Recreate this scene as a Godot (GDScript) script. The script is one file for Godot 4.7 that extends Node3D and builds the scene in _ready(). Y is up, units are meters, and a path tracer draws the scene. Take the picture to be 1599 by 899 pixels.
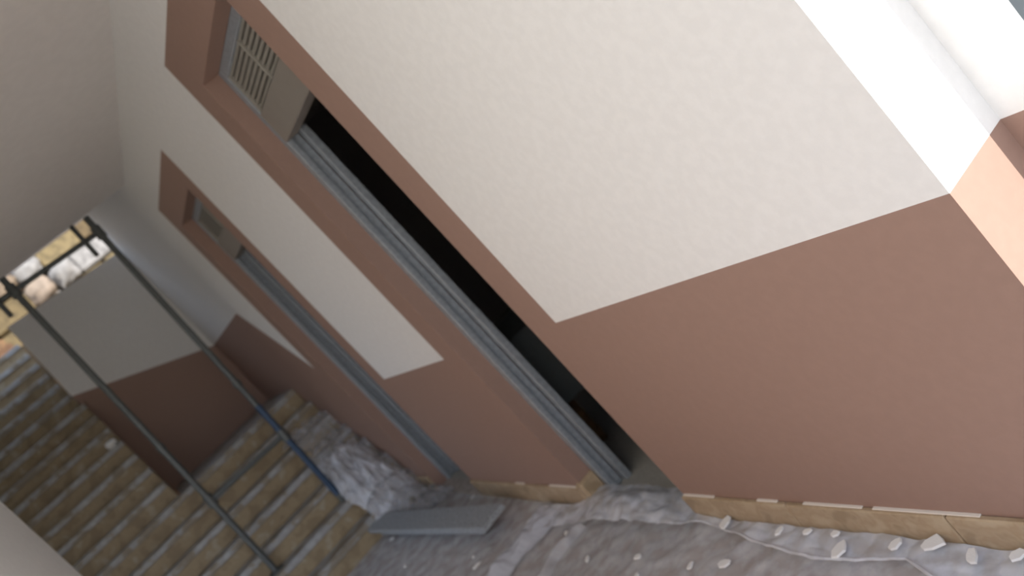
extends Node3D
# A half-painted porch corridor: cream walls with a brown dado, two doors, a staircase with a scaffold frame,
# plastic dust sheets on the floor, daylight from the open end behind the camera.

var rng := RandomNumberGenerator.new()
var bump := FastNoiseLite.new()
var M := {}
var used := {}

# ------------------------------------------------------------------ naming
func numbered(called: String) -> String:
	var n: int = used.get(called, 0)
	used[called] = n + 1
	return called if n == 0 else "%s_%03d" % [called, n]

func tag(o: Node, label: String, category: String, group := "", kind := "") -> Node:
	o.set_meta("label", label)
	o.set_meta("category", category)
	if group != "": o.set_meta("group", group)
	if kind != "": o.set_meta("kind", kind)
	return o

func thing(called: String, label: String, category: String, at := Vector3.ZERO, group := "", kind := "") -> Node3D:
	var o := Node3D.new()
	o.name = numbered(called)
	add_child(o, true)
	o.position = at
	tag(o, label, category, group, kind)
	return o

func put(called: String, st: SurfaceTool, m: Material, parent: Node = self) -> MeshInstance3D:
	st.generate_normals()
	var o := MeshInstance3D.new()
	o.mesh = st.commit()
	o.material_override = m
	o.name = numbered(called) if parent == self else called
	parent.add_child(o, true)
	return o

func put_mesh(called: String, mesh: Mesh, m: Material, parent: Node, at := Vector3.ZERO) -> MeshInstance3D:
	var o := MeshInstance3D.new()
	o.mesh = mesh
	o.material_override = m
	o.name = called
	o.position = at
	parent.add_child(o, true)
	return o

# ------------------------------------------------------------------ shapes
func mb(smooth := false) -> SurfaceTool:
	var st := SurfaceTool.new()
	st.begin(Mesh.PRIMITIVE_TRIANGLES)
	st.set_smooth_group(0 if smooth else -1)
	return st

func face(st: SurfaceTool, pts: Array, outward: Vector3) -> void:
	for i in range(1, pts.size() - 1):
		var a: Vector3 = pts[0]
		var b: Vector3 = pts[i]
		var c: Vector3 = pts[i + 1]
		if (c - a).cross(b - a).dot(outward) < 0.0:
			var t := b
			b = c
			c = t
		st.add_vertex(a)
		st.add_vertex(b)
		st.add_vertex(c)

func box(st: SurfaceTool, lo: Vector3, hi: Vector3, bev := 0.0) -> void:
	var c := (lo + hi) * 0.5
	var h := (hi - lo) * 0.5
	bev = minf(bev, minf(h.x, minf(h.y, h.z)) * 0.9)
	var s := [-1.0, 1.0]
	for ax in 3:
		var u := (ax + 1) % 3
		var v := (ax + 2) % 3
		for sg in s:
			var pts := []
			for q in [[-1, -1], [1, -1], [1, 1], [-1, 1]]:
				var p := Vector3.ZERO
				p[ax] = h[ax] * sg
				p[u] = (h[u] - bev) * q[0]
				p[v] = (h[v] - bev) * q[1]
				pts.append(c + p)
			var n := Vector3.ZERO
			n[ax] = sg
			face(st, pts, n)
	if bev <= 0.0: return
	for ax in 3:
		var u := (ax + 1) % 3
		var v := (ax + 2) % 3
		for su in s:
			for sv in s:
				var pts := []
				for q in [[-1, 0], [1, 0], [1, 1], [-1, 1]]:
					var p := Vector3.ZERO
					p[ax] = (h[ax] - bev) * q[0]
					p[u] = (h[u] - (bev if q[1] == 1 else 0.0)) * su
					p[v] = (h[v] - (0.0 if q[1] == 1 else bev)) * sv
					pts.append(c + p)
				var n := Vector3.ZERO
				n[u] = su
				n[v] = sv
				face(st, pts, n)
	for sx in s:
		for sy in s:
			for sz in s:
				var k := Vector3(sx, sy, sz)
				face(st, [c + k * Vector3(h.x, h.y - bev, h.z - bev), c + k * Vector3(h.x - bev, h.y, h.z - bev), c + k * Vector3(h.x - bev, h.y - bev, h.z)], k)

# a convex outline given as (z, y) pairs, pushed out from x0 to x1
func prism_x(st: SurfaceTool, poly: Array, x0: float, x1: float) -> void:
	var mid := Vector2.ZERO
	for p in poly: mid += p
	mid /= poly.size()
	var a := []
	var b := []
	for p in poly:
		a.append(Vector3(x0, p.y, p.x))
		b.append(Vector3(x1, p.y, p.x))
	face(st, a, Vector3(x0 - x1, 0, 0))
	face(st, b, Vector3(x1 - x0, 0, 0))
	for i in poly.size():
		var j := (i + 1) % poly.size()
		var m2: Vector2 = (poly[i] + poly[j]) * 0.5 - mid
		var e: Vector2 = poly[j] - poly[i]
		var n2 := Vector2(-e.y, e.x)
		if n2.dot(m2) < 0: n2 = -n2
		face(st, [a[i], a[j], b[j], b[i]], Vector3(0, n2.y, n2.x))

# a convex outline given as (x, y) pairs, pushed out from z0 to z1
func prism_z(st: SurfaceTool, poly: Array, z0: float, z1: float) -> void:
	var mid := Vector2.ZERO
	for p in poly: mid += p
	mid /= poly.size()
	var a := []
	var b := []
	for p in poly:
		a.append(Vector3(p.x, p.y, z0))
		b.append(Vector3(p.x, p.y, z1))
	face(st, a, Vector3(0, 0, z0 - z1))
	face(st, b, Vector3(0, 0, z1 - z0))
	for i in poly.size():
		var j := (i + 1) % poly.size()
		var m2: Vector2 = (poly[i] + poly[j]) * 0.5 - mid
		var e: Vector2 = poly[j] - poly[i]
		var n2 := Vector2(-e.y, e.x)
		if n2.dot(m2) < 0: n2 = -n2
		face(st, [a[i], a[j], b[j], b[i]], Vector3(n2.x, n2.y, 0))

func tube(st: SurfaceTool, a: Vector3, b: Vector3, r: float, n := 16, caps := true) -> void:
	var d := (b - a).normalized()
	var u := d.cross(Vector3.RIGHT if absf(d.x) < 0.8 else Vector3.UP).normalized()
	var v := d.cross(u)
	var ra := []
	var rb := []
	for i in n:
		var t := TAU * i / n
		var o := (u * cos(t) + v * sin(t)) * r
		ra.append(a + o)
		rb.append(b + o)
	st.set_smooth_group(1)
	for i in n:
		var j := (i + 1) % n
		face(st, [ra[i], ra[j], rb[j], rb[i]], ra[i] + ra[j] - a * 2)
	st.set_smooth_group(-1)
	if caps:
		face(st, ra, -d)
		face(st, rb, d)

# a sheet of nu by nv cells from f(u, v)
func grid(st: SurfaceTool, f: Callable, nu: int, nv: int, up := Vector3.UP) -> void:
	var pts := []
	for j in nv + 1:
		for i in nu + 1:
			pts.append(f.call(float(i) / nu, float(j) / nv))
	st.set_smooth_group(1)
	for j in nv:
		for i in nu:
			var k := j * (nu + 1) + i
			face(st, [pts[k], pts[k + 1], pts[k + nu + 2], pts[k + nu + 1]], up)
	st.set_smooth_group(-1)

# a rough stone: a ball with a lumpy skin
func lump(st: SurfaceTool, c: Vector3, r: Vector3, seed_at: float, rough := 0.25, n := 10) -> void:
	var pts := []
	for j in n + 1:
		var row := []
		for i in n * 2:
			var th := PI * j / n
			var ph := PI * i / n
			var d := Vector3(sin(th) * cos(ph), cos(th), sin(th) * sin(ph))
			var k := 1.0 + rough * bump.get_noise_3d(d.x * 60 + seed_at * 37.0, d.y * 60, d.z * 60)
			var sq := Vector3(signf(d.x) * pow(absf(d.x), 0.65), signf(d.y) * pow(absf(d.y), 0.65), signf(d.z) * pow(absf(d.z), 0.65))
			row.append(c + sq * r * k)
		pts.append(row)
	st.set_smooth_group(1)
	for j in n:
		for i in n * 2:
			var i2 := (i + 1) % (n * 2)
			var mid: Vector3 = (pts[j][i] + pts[j + 1][i2]) * 0.5 - c
			if j > 0: face(st, [pts[j][i], pts[j][i2], pts[j + 1][i2]], mid)
			if j < n - 1: face(st, [pts[j][i], pts[j + 1][i2], pts[j + 1][i]], mid)
	st.set_smooth_group(-1)

# ------------------------------------------------------------------ materials
func noise_tex(freq: float, stops: Array, colours: Array, sd: int, oct := 4, size := 512) -> NoiseTexture2D:
	var n := FastNoiseLite.new()
	n.seed = sd
	n.frequency = freq
	n.fractal_octaves = oct
	var t := NoiseTexture2D.new()
	t.width = size
	t.height = size
	t.seamless = true
	t.noise = n
	var g := Gradient.new()
	g.offsets = PackedFloat32Array(stops)
	g.colors = PackedColorArray(colours)
	t.color_ramp = g
	return t

func normal_tex(freq: float, sd: int, strength: float, oct := 4, size := 512) -> NoiseTexture2D:
	var n := FastNoiseLite.new()
	n.seed = sd
	n.frequency = freq
	n.fractal_octaves = oct
	var t := NoiseTexture2D.new()
	t.width = size
	t.height = size
	t.seamless = true
	t.noise = n
	t.as_normal_map = true
	t.bump_strength = strength
	return t

func mat(colour: Color, rough := 0.8, metal := 0.0) -> StandardMaterial3D:
	var m := StandardMaterial3D.new()
	m.albedo_color = colour
	m.roughness = rough
	m.metallic = metal
	m.uv1_triplanar = true
	m.uv1_world_triplanar = true
	return m

func skin(m: StandardMaterial3D, albedo: Texture2D, normal: Texture2D, scale: float, depth := 0.5) -> StandardMaterial3D:
	if albedo: m.albedo_texture = albedo
	if normal:
		m.normal_enabled = true
		m.normal_texture = normal
		m.normal_scale = depth
	m.uv1_scale = Vector3.ONE * scale
	return m

func make_materials() -> void:
	var g := func(v: float) -> Color: return Color(v, v, v)
	var grain := normal_tex(0.06, 3, 3.0, 3)
	var mottle := noise_tex(0.02, [0.25, 0.75], [g.call(0.985), g.call(1.0)], 5, 4)
	M.cream = skin(mat(Color8(230, 230, 228), 0.7), mottle, grain, 2.2, 0.06)
	M.brown = skin(mat(Color8(153, 125, 112), 0.65), mottle, grain, 2.2, 0.06)
	M.ceiling = skin(mat(Color8(222, 218, 214), 0.85), mottle, grain, 1.1, 0.1)
	M.raw = skin(mat(Color8(150, 148, 146), 0.9), mottle, grain, 1.0, 0.4)
	M.floor = skin(mat(Color8(255, 255, 255), 0.7), noise_tex(0.012, [0.2, 0.45, 0.6, 0.8], [Color8(158, 146, 136), Color8(176, 167, 159), Color8(188, 181, 174), Color8(166, 156, 147)], 8, 5), grain, 1.3, 0.15)
	M.room_floor = skin(mat(Color8(168, 166, 158), 0.7), mottle, grain, 1.0, 0.3)
	M.ground = skin(mat(Color8(204, 186, 158), 0.9), mottle, grain, 0.5, 0.4)
	M.base = skin(mat(Color8(255, 255, 255), 0.45), noise_tex(0.010, [0.2, 0.4, 0.55, 0.75], [Color8(158, 138, 110), Color8(178, 158, 130), Color8(170, 148, 119), Color8(186, 168, 140)], 12, 4), grain, 1.3, 0.05)
	M.filler = mat(Color8(232, 224, 212), 0.8)
	M.metal = skin(mat(Color8(160, 168, 175), 0.4, 0.2), noise_tex(0.03, [0.3, 0.7], [g.call(0.93), g.call(1.0)], 21), null, 2.0)
	M.louver = mat(Color8(150, 147, 138), 0.55, 0.1)
	M.rail = skin(mat(Color8(142, 136, 128), 0.6, 0.1), mottle, null, 1.0)
	M.slate = mat(Color8(52, 62, 70), 0.5)
	M.tread = skin(mat(Color8(255, 255, 255), 0.55), noise_tex(0.011, [0.25, 0.42, 0.5, 0.6, 0.8], [Color8(132, 122, 106), Color8(146, 139, 127), Color8(160, 160, 158), Color8(152, 152, 151), Color8(170, 172, 172)], 31, 5), grain, 0.8, 0.15)
	M.riser = skin(mat(Color8(255, 255, 255), 0.6), noise_tex(0.012, [0.25, 0.45, 0.6, 0.75], [Color8(136, 119, 92), Color8(156, 139, 110), Color8(148, 131, 102), Color8(164, 152, 130)], 33, 5), grain, 0.8, 0.15)
	M.pole = skin(mat(Color8(116, 122, 122), 0.5, 0.3), noise_tex(0.05, [0.3, 0.55, 0.7], [g.call(0.6), g.call(0.85), g.call(1.0)], 41), null, 4.0)
	M.pole_blue = skin(mat(Color8(66, 92, 124), 0.5, 0.2), noise_tex(0.05, [0.3, 0.55, 0.7], [g.call(0.6), g.call(0.9), g.call(1.0)], 42), null, 4.0)
	M.board = skin(mat(Color8(170, 177, 182), 0.55), noise_tex(0.03, [0.3, 0.6, 0.75], [g.call(0.8), g.call(0.95), g.call(1.15)], 45), grain, 3.0, 0.2)
	M.plaster_bit = skin(mat(Color8(232, 232, 230), 0.85), null, grain, 6.0, 0.4)
	M.terrace = skin(mat(Color8(150, 128, 98), 0.9), mottle, grain, 0.7, 0.5)
	M.plastic = skin(mat(Color(0.90, 0.91, 0.93, 0.5), 0.3), noise_tex(0.018, [0.3, 0.5, 0.62, 0.66], [Color(0.95, 0.93, 0.92, 0.72), Color(0.96, 0.97, 0.98, 0.88), Color(0.98, 0.98, 1, 0.95), Color(1, 1, 1, 1.0)], 51, 5), normal_tex(0.03, 52, 6.0, 4), 0.8, 0.15)
	M.plastic.transparency = BaseMaterial3D.TRANSPARENCY_ALPHA
	M.plastic.cull_mode = BaseMaterial3D.CULL_DISABLED
	M.plastic_thick = skin(mat(Color(0.82, 0.84, 0.88, 0.75), 0.25), null, normal_tex(0.03, 53, 6.0, 4), 1.7, 0.4)
	M.plastic_thick.transparency = BaseMaterial3D.TRANSPARENCY_ALPHA
	M.plastic_thick.cull_mode = BaseMaterial3D.CULL_DISABLED
	M.plastic_strip = M.plastic.duplicate()
	M.plastic_strip.albedo_color = Color(0.93, 0.95, 0.98, 0.68)
	M.plastic_heap = M.plastic.duplicate()
	M.plastic_heap.albedo_color = Color(0.82, 0.83, 0.85, 0.36)
	M.cloth = skin(mat(Color8(104, 108, 106), 0.9), mottle, grain, 2.0, 0.4)
	M.timber = []
	for c in [Color8(110, 78, 48), Color8(98, 68, 42), Color8(118, 88, 56)]:
		M.timber.append(skin(mat(c, 0.75), noise_tex(0.02, [0.3, 0.7], [g.call(0.8), g.call(1.0)], 61), grain, 1.5, 0.3))
	M.stone = []
	var spots := noise_tex(0.015, [0.25, 0.5, 0.75], [g.call(0.82), g.call(0.95), g.call(1.05)], 71, 5)
	for c in [Color8(106, 92, 62), Color8(98, 84, 56), Color8(114, 100, 70), Color8(90, 75, 50)]:
		M.stone.append(skin(mat(c, 0.85), spots, grain, 0.8, 0.5))
	M.pale_stone = []
	for c in [Color8(136, 122, 108), Color8(122, 106, 88), Color8(136, 134, 132)]:
		M.pale_stone.append(skin(mat(c, 0.85), spots, grain, 0.8, 0.5))

# ------------------------------------------------------------------ the place, in metres
const WALL := 1.2          # the painted wall's face
const FRONT := -1.01       # the near end of that wall
const END := -9.2          # the wall across the end
const CEIL := 3.15
const RISE := 0.17
const TREAD := 0.204
const FIRST := -6.35       # nosing of the first step
const STAIR_SIDE := -0.055  # free side of the upper flight

func step_z(k: int) -> float: return FIRST - TREAD * (k - 1)

func sheet_height(x: float, z: float) -> float:
	var a := absf(bump.get_noise_2d(x * 42.0, z * 42.0))
	var b := bump.get_noise_2d(x * 130.0 + 400.0, z * 130.0)
	var c := absf(bump.get_noise_2d(x * 20.0 - 900.0, z * 34.0))
	return 0.006 + 0.03 * maxf(0.0, 0.25 - a) + 0.0012 * b + 0.04 * maxf(0.0, 0.12 - c)

func lerp_line(line: Array, z: float) -> float:
	for i in line.size() - 1:
		var p: Vector2 = line[i]
		var q: Vector2 = line[i + 1]
		if z >= p.y and z <= q.y: return lerpf(p.x, q.x, (z - p.y) / (q.y - p.y))
	return line[0].x if z < line[0].y else line[-1].x

func _ready() -> void:
	rng.seed = 7
	bump.seed = 11
	bump.frequency = 0.05
	bump.fractal_octaves = 3
	# ---- camera
	var cam := Camera3D.new()
	cam.name = "camera"
	cam.position = Vector3(0, 1.6, 0)
	cam.rotation = Vector3(-0.14434536, -0.42205256, -0.74426138)
	cam.fov = 37.7376
	cam.near = 0.02
	var lens := CameraAttributesPhysical.new()
	lens.frustum_focal_length = 24.0 / (2.0 * tan(deg_to_rad(37.7376) * 0.5))
	lens.frustum_focus_distance = 1.7
	lens.frustum_near = 0.02
	lens.exposure_aperture = 3.2
	cam.attributes = lens
	add_child(cam)
	cam.current = true
	# ---- sky, sun, exposure
	var env := Environment.new()
	env.background_mode = Environment.BG_SKY
	var sky := Sky.new()
	var sm := ProceduralSkyMaterial.new()
	sm.sky_top_color = Color(0.64, 0.70, 0.80)
	sm.sky_horizon_color = Color(0.90, 0.90, 0.91)
	sm.ground_bottom_color = Color(0.45, 0.41, 0.36)
	sm.ground_horizon_color = Color(0.62, 0.60, 0.57)
	sm.sun_angle_max = 1.0
	sm.energy_multiplier = 1.4
	sky.sky_material = sm
	env.sky = sky
	env.tonemap_mode = Environment.TONE_MAPPER_LINEAR
	env.tonemap_exposure = 2.05
	env.sdfgi_enabled = true
	env.ssao_enabled = true
	env.ssil_enabled = true
	var we := WorldEnvironment.new()
	we.name = "world"
	we.environment = env
	add_child(we)
	var sun := DirectionalLight3D.new()
	sun.name = "sun"
	sun.light_color = Color(1.0, 0.98, 0.95)
	sun.light_energy = 1.35
	sun.light_angular_distance = 0.6
	sun.shadow_enabled = true
	sun.rotation = Vector3(deg_to_rad(-23.5), deg_to_rad(29), 0)
	add_child(sun)
	make_materials()
	build_shell()
	build_doors()
	build_stairs()
	build_outside()
	build_scaffold()
	build_floor_things()

# ------------------------------------------------------------------ shell
func v2(a: float, b: float) -> Vector2: return Vector2(a, b)

func rect(z0: float, z1: float, y0: float, y1: float) -> Array:
	return [v2(z0, y0), v2(z1, y0), v2(z1, y1), v2(z0, y1)]

const DOORS := [[-2.80, -3.62, -2.60, -3.82], [-5.15, -6.05, -4.95, -6.25]]   # opening near, far; painted surround near, far
const HEAD := 2.60
const SURROUND := 2.82

func build_shell() -> void:
	# the long painted wall with its two door openings
	var w := thing("wall_right", "long corridor wall painted cream above a brown dado, with two doorways", "wall", Vector3.ZERO, "", "structure")
	var cream := mb()
	var brown := mb()
	var t := WALL + 0.2
	prism_x(cream, rect(FRONT, DOORS[0][2], 0.99, SURROUND), WALL, t)
	prism_x(cream, rect(DOORS[0][3], DOORS[1][2], 0.99, SURROUND), WALL, t)
	prism_x(cream, rect(FRONT, DOORS[1][3], SURROUND, CEIL), WALL, t)
	prism_x(cream, rect(-6.5, DOORS[1][3], CEIL, 3.78), WALL, t)
	# beyond the second door the dado climbs with the stairs
	prism_x(cream, [v2(-6.25, 1.25), v2(-6.95, 1.96), v2(-6.95, 3.78), v2(-6.25, 3.78)], WALL, t)
	prism_x(cream, [v2(-6.95, 1.96), v2(END - 0.2, 1.99), v2(END - 0.2, 3.78), v2(-6.95, 3.78)], WALL, t)
	prism_x(brown, rect(FRONT, DOORS[0][2], 0, 0.99), WALL, t)
	prism_x(brown, rect(DOORS[0][3], DOORS[1][2], 0, 0.99), WALL, t)
	prism_x(brown, [v2(-6.25, 0), v2(-6.95, 0), v2(-6.95, 1.96), v2(-6.25, 1.25)], WALL, t)
	prism_x(brown, [v2(-6.95, 0), v2(END - 0.2, 0), v2(END - 0.2, 1.99), v2(-6.95, 1.96)], WALL, t)
	put("plaster", cream, M.cream, w)
	put("painted_dado", brown, M.brown, w)
	for d in DOORS:
		var s := mb()
		prism_x(s, rect(d[2], d[0], 0, SURROUND), WALL, t)
		prism_x(s, rect(d[1], d[3], 0, SURROUND), WALL, t)
		prism_x(s, rect(d[0], d[1], HEAD, SURROUND), WALL, t)
		put("painted_surround", s, M.brown, w)
	# the near end of the wall, stepped like a pilaster, facing the daylight
	var f := thing("wall_front", "sunlit stepped end of the corridor wall, white above brown", "wall", Vector3.ZERO, "", "structure")
	var fc := mb()
	var fb := mb()
	for r in [[1.4, 1.425, FRONT - 0.19, FRONT], [1.425, 1.51, FRONT - 0.19, -0.92], [2.45, 4.4, FRONT - 0.19, -0.92]]:
		box(fc, Vector3(r[0], 0.99, r[2]), Vector3(r[1], CEIL, r[3]))
		box(fb, Vector3(r[0], 0, r[2]), Vector3(r[1], 0.99, r[3]))
	box(fc, Vector3(1.51, 2.4, FRONT - 0.19), Vector3(2.45, CEIL, -0.92))
	put("plaster", fc, M.cream, f)
	put("painted_dado", fb, M.brown, f)
	# across the end, its dado climbing to the left with the stairs
	var e := thing("wall_end", "shaded end wall behind the stairs, brown dado climbing to the left", "wall", Vector3.ZERO, "", "structure")
	var ec := mb()
	var eb := mb()
	prism_z(ec, [v2(-0.078, 2.52), v2(WALL, 1.98), v2(WALL, 3.31), v2(-0.03, 3.40)], END - 0.2, END)
	prism_z(eb, [v2(-0.078, 0), v2(WALL, 0), v2(WALL, 1.98), v2(-0.078, 2.52)], END - 0.2, END)
	put("plaster", ec, M.cream, e)
	put("painted_dado", eb, M.brown, e)
	# left wall: the pale edge at the near left
	var l := thing("wall_left", "pale cream wall edge at the near left, in front of the stairs", "wall", Vector3.ZERO, "", "structure")
	var lc := mb()
	var lb := mb()
	box(lc, Vector3(-0.72, 1.0, -4.25), Vector3(-0.52, CEIL, 0))
	box(lb, Vector3(-0.72, 0, -4.25), Vector3(-0.52, 1.0, 0))
	put("plaster", lc, M.cream, l)
	put("painted_dado", lb, M.brown, l)
	var h := mb()
	box(h, Vector3(-1.9, 0, END - 0.2), Vector3(-1.7, 3.78, -5.4))
	box(h, Vector3(-1.9, 2.4, -5.4), Vector3(-1.7, 3.78, -4.25))
	box(h, Vector3(-1.9, 2.4, -4.25), Vector3(-0.72, 3.78, -4.05))
	tag(put("wall_hall", h, M.cream), "cream wall closing the far side of the stair hall", "wall", "", "structure")
	# rooms behind the doors
	var r := mb()
	box(r, Vector3(4.2, 0, -9.4), Vector3(4.4, 3.15, -0.92 - 0.3))
	box(r, Vector3(1.4, 0, -9.4), Vector3(4.2, 3.15, -9.2))
	tag(put("wall_room", r, M.raw), "dark walls of the unlit room behind the doors", "wall", "", "structure")
	# ceilings
	var c := mb()
	box(c, Vector3(-0.9, CEIL, -6.5), Vector3(4.4, CEIL + 0.25, 0))
	tag(put("ceiling", c, M.ceiling), "plain pale ceiling over the corridor, dim toward the stairs", "ceiling", "", "structure")
	var c2 := mb()
	box(c2, Vector3(-1.9, 3.78, END - 0.02), Vector3(1.4, 4.0, -6.5))
	box(c2, Vector3(-1.9, CEIL + 0.25, -6.5), Vector3(1.4, 4.0, -6.3))
	box(c2, Vector3(-1.9, CEIL, -6.5), Vector3(-0.9, 3.78, -4.05))
	box(c2, Vector3(1.4, CEIL, -9.4), Vector3(4.4, CEIL + 0.25, -6.5))
	tag(put("ceiling", c2, M.ceiling), "ceiling over the stair hall, ending at the bright gap", "ceiling", "", "structure")
	# floors
	var fl := mb()
	box(fl, Vector3(-0.72, -0.2, -4.25), Vector3(WALL + 0.1, 0, 0.3))
	box(fl, Vector3(-1.7, -0.2, -6.6), Vector3(WALL + 0.1, 0, -4.25))
	tag(put("floor", fl, M.floor), "dusty brown corridor floor under the plastic sheets", "floor", "", "structure")
	var fr := mb()
	box(fr, Vector3(WALL + 0.1, -0.2, -9.2), Vector3(4.2, 0, -1.2))
	tag(put("floor", fr, M.room_floor), "grey floor seen at the foot of the dark doorway", "floor", "", "structure")
	# stone skirting in lengths, with bare filler along its top
	var bb := thing("baseboard_right", "tan stone skirting along the foot of the brown wall", "baseboard", Vector3.ZERO, "", "structure")
	for q in [[FRONT + 0.015, -1.62], [-1.624, -2.22], [-2.224, -2.80], [-3.66, -4.26], [-4.264, -5.15], [-6.06, -6.33]]:
		var s := mb()
		box(s, Vector3(WALL - 0.018, 0, q[1]), Vector3(WALL + 0.001, 0.122, q[0]), 0.004)
		put("stone_length", s, M.base, bb)
	for q in [[-1.02, -1.36, 0.006], [-1.52, -1.86, 0.004], [-1.90, -2.14, 0.004], [-2.26, -2.36, 0.004], [-2.60, -2.79, 0.004], [-3.68, -3.98, 0.005], [-4.30, -4.42, 0.004]]:
		var s := mb()
		box(s, Vector3(WALL - 0.010, 0.122, q[1]), Vector3(WALL + 0.001, 0.122 + q[2], q[0]), 0.001)
		put("filler_streak", s, M.filler, bb)
	var ret := mb()
	box(ret, Vector3(WALL - 0.018, 0, -3.66), Vector3(WALL + 0.09, 0.15, -3.60), 0.012)
	var re := put("return_block", ret, M.base, bb)
	re.set_meta("label", "yellowish stone block at the door jamb")

# ------------------------------------------------------------------ doors
func build_doors() -> void:
	var n := 0
	for d in DOORS:
		n += 1
		var o := thing("door_%d" % n, ["doorway nearest, grey metal frame and louvred transom over a black opening", "narrower looking far doorway with grey metal frame, beside the stairs"][n - 1], "door", Vector3.ZERO, "", "structure")
		var near: float = d[0]
		var far: float = d[1]
		var x0 := WALL + 0.085
		for s in [[near, near - 0.05, 1.0], [far + 0.05, far, -1.0]]:
			var st := mb()
			box(st, Vector3(x0, 0, minf(s[0], s[1])), Vector3(x0 + 0.03, HEAD, maxf(s[0], s[1])), 0.003)
			box(st, Vector3(x0 + 0.03, 0, minf(s[0], s[1]) + (0.0 if s[2] < 0 else 0.02)), Vector3(x0 + 0.075, HEAD, maxf(s[0], s[1]) - (0.02 if s[2] < 0 else 0.0)), 0.003)
			put("jamb", st, M.metal, o)
			var st2 := mb()
			var zz: float = (far + 0.055) if s[2] < 0 else (near - 0.075)
			box(st2, Vector3(x0 + 0.078, 0, zz - 0.03), Vector3(x0 + 0.115, 2.2, zz + 0.02), 0.003)
			put("stop_bead", st2, M.metal, o)
		var hd := mb()
		box(hd, Vector3(x0, HEAD - 0.05, far + 0.05), Vector3(x0 + 0.075, HEAD, near - 0.05), 0.003)
		put("frame_head", hd, M.metal, o)
		var rl := mb()
		box(rl, Vector3(x0 - 0.005, 2.19, far + 0.05), Vector3(x0 + 0.07, 2.35, near - 0.05), 0.004)
		put("transom_rail", rl, M.rail, o)
		# the louvred panel above the rail
		var ms := mb()
		box(ms, Vector3(x0 + 0.012, -0.0075, far + 0.05), Vector3(x0 + 0.04, 0.0075, near - 0.05), 0.003)
		ms.generate_normals()
		var slat := ms.commit()
		for k in 8:
			var sl := put_mesh("slat", slat, M.louver, o, Vector3(0, 2.368 + 0.0255 * k, 0))
			sl.name = "slat" if k == 0 else "slat_%03d" % k
		for z in [far + 0.06, (near + far) * 0.5, near - 0.06]:
			var st := mb()
			box(st, Vector3(x0 + 0.004, 2.35, z - 0.007), Vector3(x0 + 0.03, 2.55, z + 0.007), 0.002)
			put("stile", st, M.louver, o)
		var bk := mb()
		box(bk, Vector3(x0 + 0.055, 2.35, far + 0.05), Vector3(x0 + 0.065, 2.55, near - 0.05))
		put("louver_back", bk, M.louver, o)
	# dark door beyond the pilaster at the near end
	var o3 := thing("door_3", "dark slate door just past the sunlit wall end, top right corner", "door", Vector3.ZERO, "", "structure")
	var lf := mb()
	box(lf, Vector3(1.51, 0.0, -1.14), Vector3(2.45, 2.4, -1.10))
	put("door_leaf", lf, M.slate, o3)
	var pn := mb()
	for y in [0.25, 1.3]: box(pn, Vector3(1.64, y, -1.10), Vector3(2.32, y + 0.85, -1.088), 0.006)
	put("door_panel", pn, M.slate, o3)

# ------------------------------------------------------------------ stairs
func build_stairs() -> void:
	var s := thing("staircase", "dusty stone staircase climbing away at the far left of the corridor", "staircase", Vector3(0, 0, FIRST))
	for k in range(1, 21):
		var z := step_z(k) - FIRST
		var right := WALL - 0.003 if k <= 7 else (STAIR_SIDE if k < 15 else -0.085)
		var foot := 0.0 if k == 1 else (1.16 if k > 7 else RISE * (k - 1) - 0.06)
		if k > 17: foot = RISE * (k - 1) - 0.5
		var back := z - TREAD - 0.04
		var r := mb()
		box(r, Vector3(-1.695, foot, back), Vector3(right, RISE * k - 0.052, z - 0.02))
		var rm := put("step", r, M.riser, s)
		rm.name = "step" if k == 1 else "step_%03d" % (k - 1)
		var t := mb()
		box(t, Vector3(-1.695, RISE * k - 0.052, z - TREAD - 0.03), Vector3(right + (0.002 if k > 7 else 0.0), RISE * k, z), 0.006)
		put("tread", t, M.tread, rm)
	var ld := mb()
	box(ld, Vector3(STAIR_SIDE + 0.02, RISE * 7 - 0.2, END - FIRST + 0.001), Vector3(WALL - 0.003, RISE * 7, step_z(8) - FIRST - 0.03), 0.004)
	put("landing", ld, M.tread, s)

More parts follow.
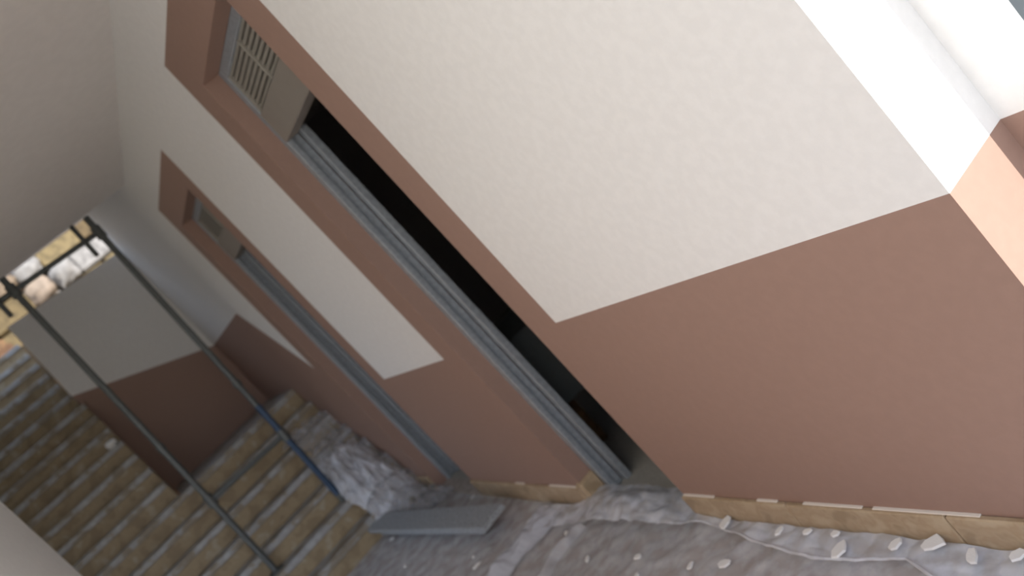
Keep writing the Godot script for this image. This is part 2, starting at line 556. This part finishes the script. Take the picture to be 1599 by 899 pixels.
# ------------------------------------------------------------------ outside
func build_outside() -> void:
	var g := mb()
	box(g, Vector3(-25, -0.3, 0.3), Vector3(25, -0.02, 40))
	box(g, Vector3(1.3, -0.3, -0.92), Vector3(25, -0.02, 0.3))
	box(g, Vector3(-25, -0.3, -4.25), Vector3(-0.72, -0.02, 0.3))
	box(g, Vector3(-25, -0.3, -10.0), Vector3(-1.9, -0.02, -4.25))
	box(g, Vector3(-1.9, -0.3, -6.55), Vector3(-1.7, -0.02, -4.25))
	tag(put("ground", g, M.ground), "pale paved yard outside the open end of the corridor", "ground", "", "structure")
	var top := mb()
	box(top, Vector3(-6, 2.9, -13.6), Vector3(6, RISE * 20, step_z(20) - TREAD))
	box(top, Vector3(0.05, 0, step_z(20) - TREAD), Vector3(6, 3.1, END - 0.2))
	tag(put("terrace", top, M.terrace), "earth terrace at the head of the stairs", "terrace", "", "structure")
	# the stone wall that shows through the gap above the end wall
	var w := thing("garden_wall", "sunlit wall of tan stone blocks seen through the gap above the stairs", "wall", Vector3(0, RISE * 20, -13.0), "", "")
	var meshes := []
	for v in 4:
		var st := mb()
		var hw := 0.30 + 0.0 * v
		box(st, Vector3(-hw, 0.012, -0.3), Vector3(hw, 0.33, 0.0 + 0.02 * v), 0.03)
		st.generate_normals()
		meshes.append(st.commit())
	var pale := []
	for v in 3:
		var st := mb(true)
		lump(st, Vector3(0, 0.17, -0.1), Vector3(0.19, 0.165, 0.2), 3.0 + v, 0.5, 8)
		st.generate_normals()
		pale.append(st.commit())
	var n := 0
	for row in 9:
		var x := -3.0 + (0.31 if row % 2 else 0.0)
		while x < 3.6:
			var rubble := x > 0.15 and x < 0.85 and row < 6
			var m: MeshInstance3D
			if rubble:
				for q in [0.0, 0.36]:
					m = put_mesh("stone", pale[rng.randi() % 3], M.pale_stone[rng.randi() % 3], w, Vector3(x - 0.12 + q, row * 0.34, -0.02 + rng.randf() * 0.06))
			else:
				m = put_mesh("stone", meshes[rng.randi() % 4], M.stone[rng.randi() % 4], w, Vector3(x, row * 0.34, 0))
				if x > 1.35 and x < 1.9 and row % 2 == 0: m.material_override = M.pale_stone[2]
			x += 0.62 if not rubble else 0.72
			n += 1
	var core := mb()
	box(core, Vector3(-3.3, 0, -0.4), Vector3(3.9, 3.0, -0.2))
	put("mortar_core", core, M.terrace, w)
	# boards lying at the head of the stairs
	for k in 4:
		var b := thing("timber_board", ["orange brown board lowest of the pile at the stair head", "orange brown board second from the bottom at the stair head", "orange brown board third from the bottom at the stair head", "topmost orange brown board of the pile at the stair head"][k], "board", Vector3(-0.95 - 0.03 * k, RISE * 20 + 0.09 * k, -11.0), "boards piled at the stair head")
		b.rotation.y = 0.05 * (k - 1.5)
		var st := mb()
		box(st, Vector3(-0.85, 0, -0.12), Vector3(0.85, 0.088, 0.12), 0.006)
		put("plank", st, M.timber[k % 3], b)

# ------------------------------------------------------------------ scaffold
func build_scaffold() -> void:
	var s := thing("scaffold_frame", "grey blue metal scaffold frame standing askew on the stairs", "scaffold", Vector3(0.043, RISE * 2, -6.7))
	s.rotation.z = -0.048
	var wide := 0.69
	for x in [0.0, wide]:
		var st := mb()
		tube(st, Vector3(x, 0.012, 0), Vector3(x, 2.88, 0), 0.024)
		var up := put("upright", st, M.pole, s)
		if x > 0:
			up.name = "upright_001"
			var sl := mb()
			tube(sl, Vector3(x, 0.10, 0), Vector3(x, 1.02, 0), 0.0255)
			var so := put("blue_sleeve", sl, M.pole_blue, up)
			so.set_meta("label", "blue painted lower length")
		var ft := mb()
		box(ft, Vector3(x - 0.06, 0, -0.06), Vector3(x + 0.06, 0.012, 0.06), 0.003)
		put("foot_plate", ft, M.pole, s)
		for y in [[0.72, 0.05, 0.036], [2.74, 0.05, 0.036], [1.245, 0.025, 0.031]]:
			var cp := mb()
			tube(cp, Vector3(x, y[0] - y[1], 0), Vector3(x, y[0] + y[1], 0), y[2])
			put("coupler", cp, M.pole, s)
		var sb := mb()
		tube(sb, Vector3(x - 0.12, 2.60, 0.03), Vector3(x - 0.12, 2.90, 0.03), 0.018)
		put("short_post", sb, M.pole, s)
	for y in [0.72, 2.74]:
		var st := mb()
		tube(st, Vector3(-0.14 if y > 2 else 0.0, y, 0.0), Vector3(wide, y, 0.0), 0.020)
		put("rung", st, M.pole, s)

# ------------------------------------------------------------------ things on the floor
func build_floor_things() -> void:
	# the wide sheet over the whole corridor floor
	var st := mb(true)
	grid(st, func(u, v):
		var x: float = lerpf(-0.50, 1.17, u)
		var z: float = lerpf(-6.33, -0.1, v)
		return Vector3(x, sheet_height(x, z), z), 120, 380)
	tag(put("plastic_sheet", st, M.plastic), "wide wrinkled plastic dust sheet covering the corridor floor", "dust sheet", "")
	# a second sheet, tucked along the skirting and bunched up over the near threshold
	var edge := [v2(0.98, -4.15), v2(1.05, -3.63), v2(1.09, -3.12), v2(1.14, -2.68), v2(1.11, -2.5), v2(1.08, -2.31), v2(1.06, -2.09), v2(1.07, -1.92), v2(1.10, -1.76), v2(1.03, -1.6), v2(0.99, -1.3), v2(0.98, -0.7)]
	var inner := [v2(1.14, -4.15), v2(1.165, -3.72), v2(1.29, -3.58), v2(1.30, -3.0), v2(1.26, -2.85), v2(1.178, -2.78), v2(1.178, -0.7)]
	var s2 := mb(true)
	grid(s2, func(u, v):
		var z: float = lerpf(-4.15, -0.7, v)
		var a := lerp_line(edge, z)
		var b := lerp_line(inner, z)
		var x := lerpf(a, b, u)
		var y: float = sheet_height(x, z) + 0.012 + 0.02 * absf(bump.get_noise_2d(x * 90.0, z * 60.0 + 300.0))
		y += 0.017 * exp(-pow((u - 0.05) / 0.07, 2.0)) * smoothstep(-3.1, -2.5, z)
		var bunch := exp(-pow((z + 3.36) / 0.42, 2.0)) * sin(clampf((x - 0.98) / 0.36, 0, 1) * PI)
		y += 0.07 * bunch * (0.85 + 0.5 * bump.get_noise_2d(x * 80.0, z * 50.0))
		return Vector3(x, y, z), 36, 300)
	tag(put("plastic_sheet", s2, M.plastic_strip), "narrow bluish plastic strip along the stone skirting, bunched at the near doorway", "dust sheet")
	# the shining fold that runs across the floor
	var s3 := mb(true)
	grid(s3, func(u, v):
		var x: float = lerpf(0.15, 1.12, v)
		var zc: float = -4.05 + 0.05 * bump.get_noise_2d(x * 60.0, 8.0)
		var z: float = zc + (u - 0.5) * 0.26
		var y: float = sheet_height(x, z) + 0.004 + 0.055 * pow(maxf(0.0, sin(PI * u)), 1.5) * (0.8 + 0.5 * bump.get_noise_2d(x * 120.0, u * 20.0))
		return Vector3(x, y, z), 24, 90)
	tag(put("plastic_fold", s3, M.plastic_thick), "bright fold of plastic film shining across the corridor floor", "dust sheet")
	var s4 := mb(true)
	grid(s4, func(u, v):
		var x: float = lerpf(0.55, 1.06, v)
		var z: float = -3.62 + 0.06 * bump.get_noise_2d(x * 50.0, 90.0) + (u - 0.5) * 0.10
		var y: float = sheet_height(x, z) + 0.003 + 0.028 * pow(maxf(0.0, sin(PI * u)), 1.5)
		return Vector3(x, y, z), 12, 60)
	tag(put("plastic_fold", s4, M.plastic), "slim crease of plastic film next to the bright fold", "dust sheet")
	# crumpled plastic heaped where the first steps meet the wall
	var s5 := mb(true)
	grid(s5, func(u, v):
		var z: float = lerpf(-7.3, -5.62, v)
		var x: float = lerpf(0.80 + 0.10 * bump.get_noise_2d(z * 70.0, 5.0), 1.195, u)
		var k := clampf((FIRST + 0.03 - z) / TREAD + 1.0, 0.0, 6.0)
		var rise: float = RISE * floorf(k) if z < FIRST + 0.03 else 0.0
		var soft: float = RISE * clampf(k - 0.5, 0.0, 6.0) if z < FIRST + TREAD else 0.0
		var y: float = maxf(rise, lerpf(rise, soft, 0.6)) + 0.012 + 0.07 * absf(bump.get_noise_2d(x * 75.0, z * 75.0)) * sin(PI * clampf(u + 0.15, 0, 1))
		y += 0.045 * absf(bump.get_noise_2d(x * 260.0, z * 260.0 + 70.0))
		y += 0.10 * sin(PI * u) * exp(-pow((z + 6.15) / 0.3, 2.0))
		return Vector3(x, y + 0.01, z), 60, 220)
	tag(put("crumpled_plastic", s5, M.plastic_heap), "crumpled heap of plastic film where the first steps meet the wall", "dust sheet")
	var s6 := mb(true)
	grid(s6, func(u, v):
		var x: float = 0.76 + 0.40 * v + 0.05 * bump.get_noise_2d(u * 50.0, 31.0)
		var z: float = -6.92 + 0.68 * u + 0.06 * bump.get_noise_2d(v * 50.0, 77.0)
		var rim := pow(maxf(0.0, sin(PI * u) * sin(PI * v)), 0.7)
		var y: float = 0.03 + clampf((-6.22 - z) * 0.85, 0.0, 0.62) + rim * (0.09 + 0.22 * absf(bump.get_noise_2d(x * 110.0, z * 110.0)) + 0.08 * absf(bump.get_noise_2d(x * 300.0, z * 300.0)))
		return Vector3(x, y, z), 70, 60)
	tag(put("crumpled_plastic", s6, M.plastic_strip), "pale wad of crumpled film heaped on the lowest steps behind the grey plank", "dust sheet")
	# something under a dust sheet inside the dark room
	var tr := thing("draped_trestle", "low shape under a grey dust sheet inside the dark near doorway", "trestle", Vector3(1.85, 0, -4.35))
	for q in [[-0.22, -0.25], [0.22, -0.25], [-0.22, 0.25], [0.22, 0.25]]:
		var lg := mb()
		box(lg, Vector3(q[0] - 0.025, 0, q[1] - 0.025), Vector3(q[0] + 0.025, 0.74, q[1] + 0.025), 0.004)
		put("leg", lg, M.timber[0], tr)
	var cl := mb(true)
	grid(cl, func(u, v):
		var a := Vector2(u * 2.0 - 1.0, v * 2.0 - 1.0)
		var far := maxf(absf(a.x), absf(a.y))
		var k := maxf(0.0, far - 0.55) / 0.45
		var flat := a * (1.0 if far < 0.55 else 0.55 / far * (1.0 + 0.12 * k))
		return Vector3(flat.x * 0.50, 0.76 - 0.45 * k + 0.015 * bump.get_noise_2d(u * 60.0, v * 60.0), flat.y * 0.56) , 40, 40)
	put("dust_sheet", cl, M.cloth, tr)
	# the grey plank beside it
	var b := thing("grey_plank", "grey blue plank lying flat on the floor before the far doorway", "plank", Vector3(0.87, 0.06, -5.25))
	b.rotation.y = 0.11
	var pl := mb()
	prism_z(pl, [v2(-0.085, 0.03), v2(0.085, 0.03), v2(0.085, 0.062), v2(-0.085, 0.062)], -1.12, 0.88)
	put("deck", pl, M.board, b)
	var fl := mb()
	for x in [-0.045, 0.03]: box(fl, Vector3(x, -0.035, -1.05), Vector3(x + 0.02, 0.03, 0.7), 0.002)
	put("batten", fl, M.board, b)
	# white flakes and lumps of plaster
	var spots := [[1.15, -2.58, 0.05, "long plaster flake nearest the bunched plastic at the doorway"], [1.00, -2.48, 0.045, "largest kite shaped plaster flake out on the sheet"],
		[0.97, -2.66, 0.03, "small plaster flake beside the largest kite shaped one, toward the doorway"], [1.15, -2.16, 0.025, "small plaster flake on the skirting strip, third from the near doorway"], [1.15, -2.04, 0.028, "small plaster flake on the skirting strip, fourth from the near doorway"], [1.10, -1.99, 0.05, "slanting white plaster flake at the sheet's raised edge"],
		[1.14, -1.81, 0.036, "upright looking plaster flake below the skirting"], [1.15, -1.69, 0.062, "broad white plaster flake nearest the skirting at right"], [1.13, -1.57, 0.04, "plaster flake on the skirting strip just right of the broad one"],
		[1.15, -1.45, 0.035, "plaster flake under the skirting at the right edge of the photo"], [0.72, -4.37, 0.045, "larger plaster flake lying past the bright plastic fold toward the stairs"], [0.90, -3.35, 0.03, "plaster flake below the plastic bunched over the near threshold"], [1.01, -3.70, 0.03, "plaster flake between the slim plastic crease and the yellowish jamb block"], [0.57, -5.38, 0.035, "plaster flake alone on the open floor beside the grey plank"], [0.71, -6.05, 0.04, "plaster flake at the far end of the grey plank by the first step"],
		[1.15, -5.24, 0.03, "plaster flake between the grey plank and the far doorway"], [0.76, -4.5, 0.025, "smaller plaster flake of the two past the bright plastic fold"], [0.96, -3.0, 0.03, "plaster flake out on the sheet facing the near doorway opening"], [1.14, -2.28, 0.03, "small plaster flake on the skirting strip, second from the near doorway"], [0.88, -2.92, 0.025, "tiny plaster flake at the bottom edge of the photo below the doorway"]]
	var i := 0
	for q in spots:
		var f := mb()
		var pts := []
		var low := []
		var c := 7
		for k in c:
			var ang := TAU * k / c
			var r: float = q[2] * 0.85 * (0.55 + 0.35 * rng.randf())
			pts.append(Vector3(cos(ang) * r * 0.62, 0.007, sin(ang) * r))
			low.append(Vector3(cos(ang) * r * 0.68, 0.0, sin(ang) * r * 1.06))
		face(f, pts, Vector3.UP)
		face(f, low, Vector3.DOWN)
		for k in c:
			face(f, [pts[k], pts[(k + 1) % c], low[(k + 1) % c], low[k]], pts[k] + pts[(k + 1) % c])
		var o := put("plaster_flake", f, M.plaster_bit)
		var lab: String = q[3]
		tag(o, lab, "flake", "plaster flakes on the plastic sheets")
		var lift := 0.03 if q[0] > 1.05 and q[1] > -4.0 else 0.0
		o.position = Vector3(q[0], sheet_height(q[0], q[1]) + 0.002 + lift, q[1])
		o.rotation.y = rng.randf() * TAU
		i += 1
	var lm := mb(true)
	lump(lm, Vector3.ZERO, Vector3(0.05, 0.035, 0.045), 9.0, 0.3, 8)
	var lo := put("plaster_lump", lm, M.plaster_bit)
	tag(lo, "bright white plaster lump on the free edge of the upper stairs", "lump")
	lo.position = Vector3(-0.13, RISE * 11 + 0.032, step_z(11) - 0.08)
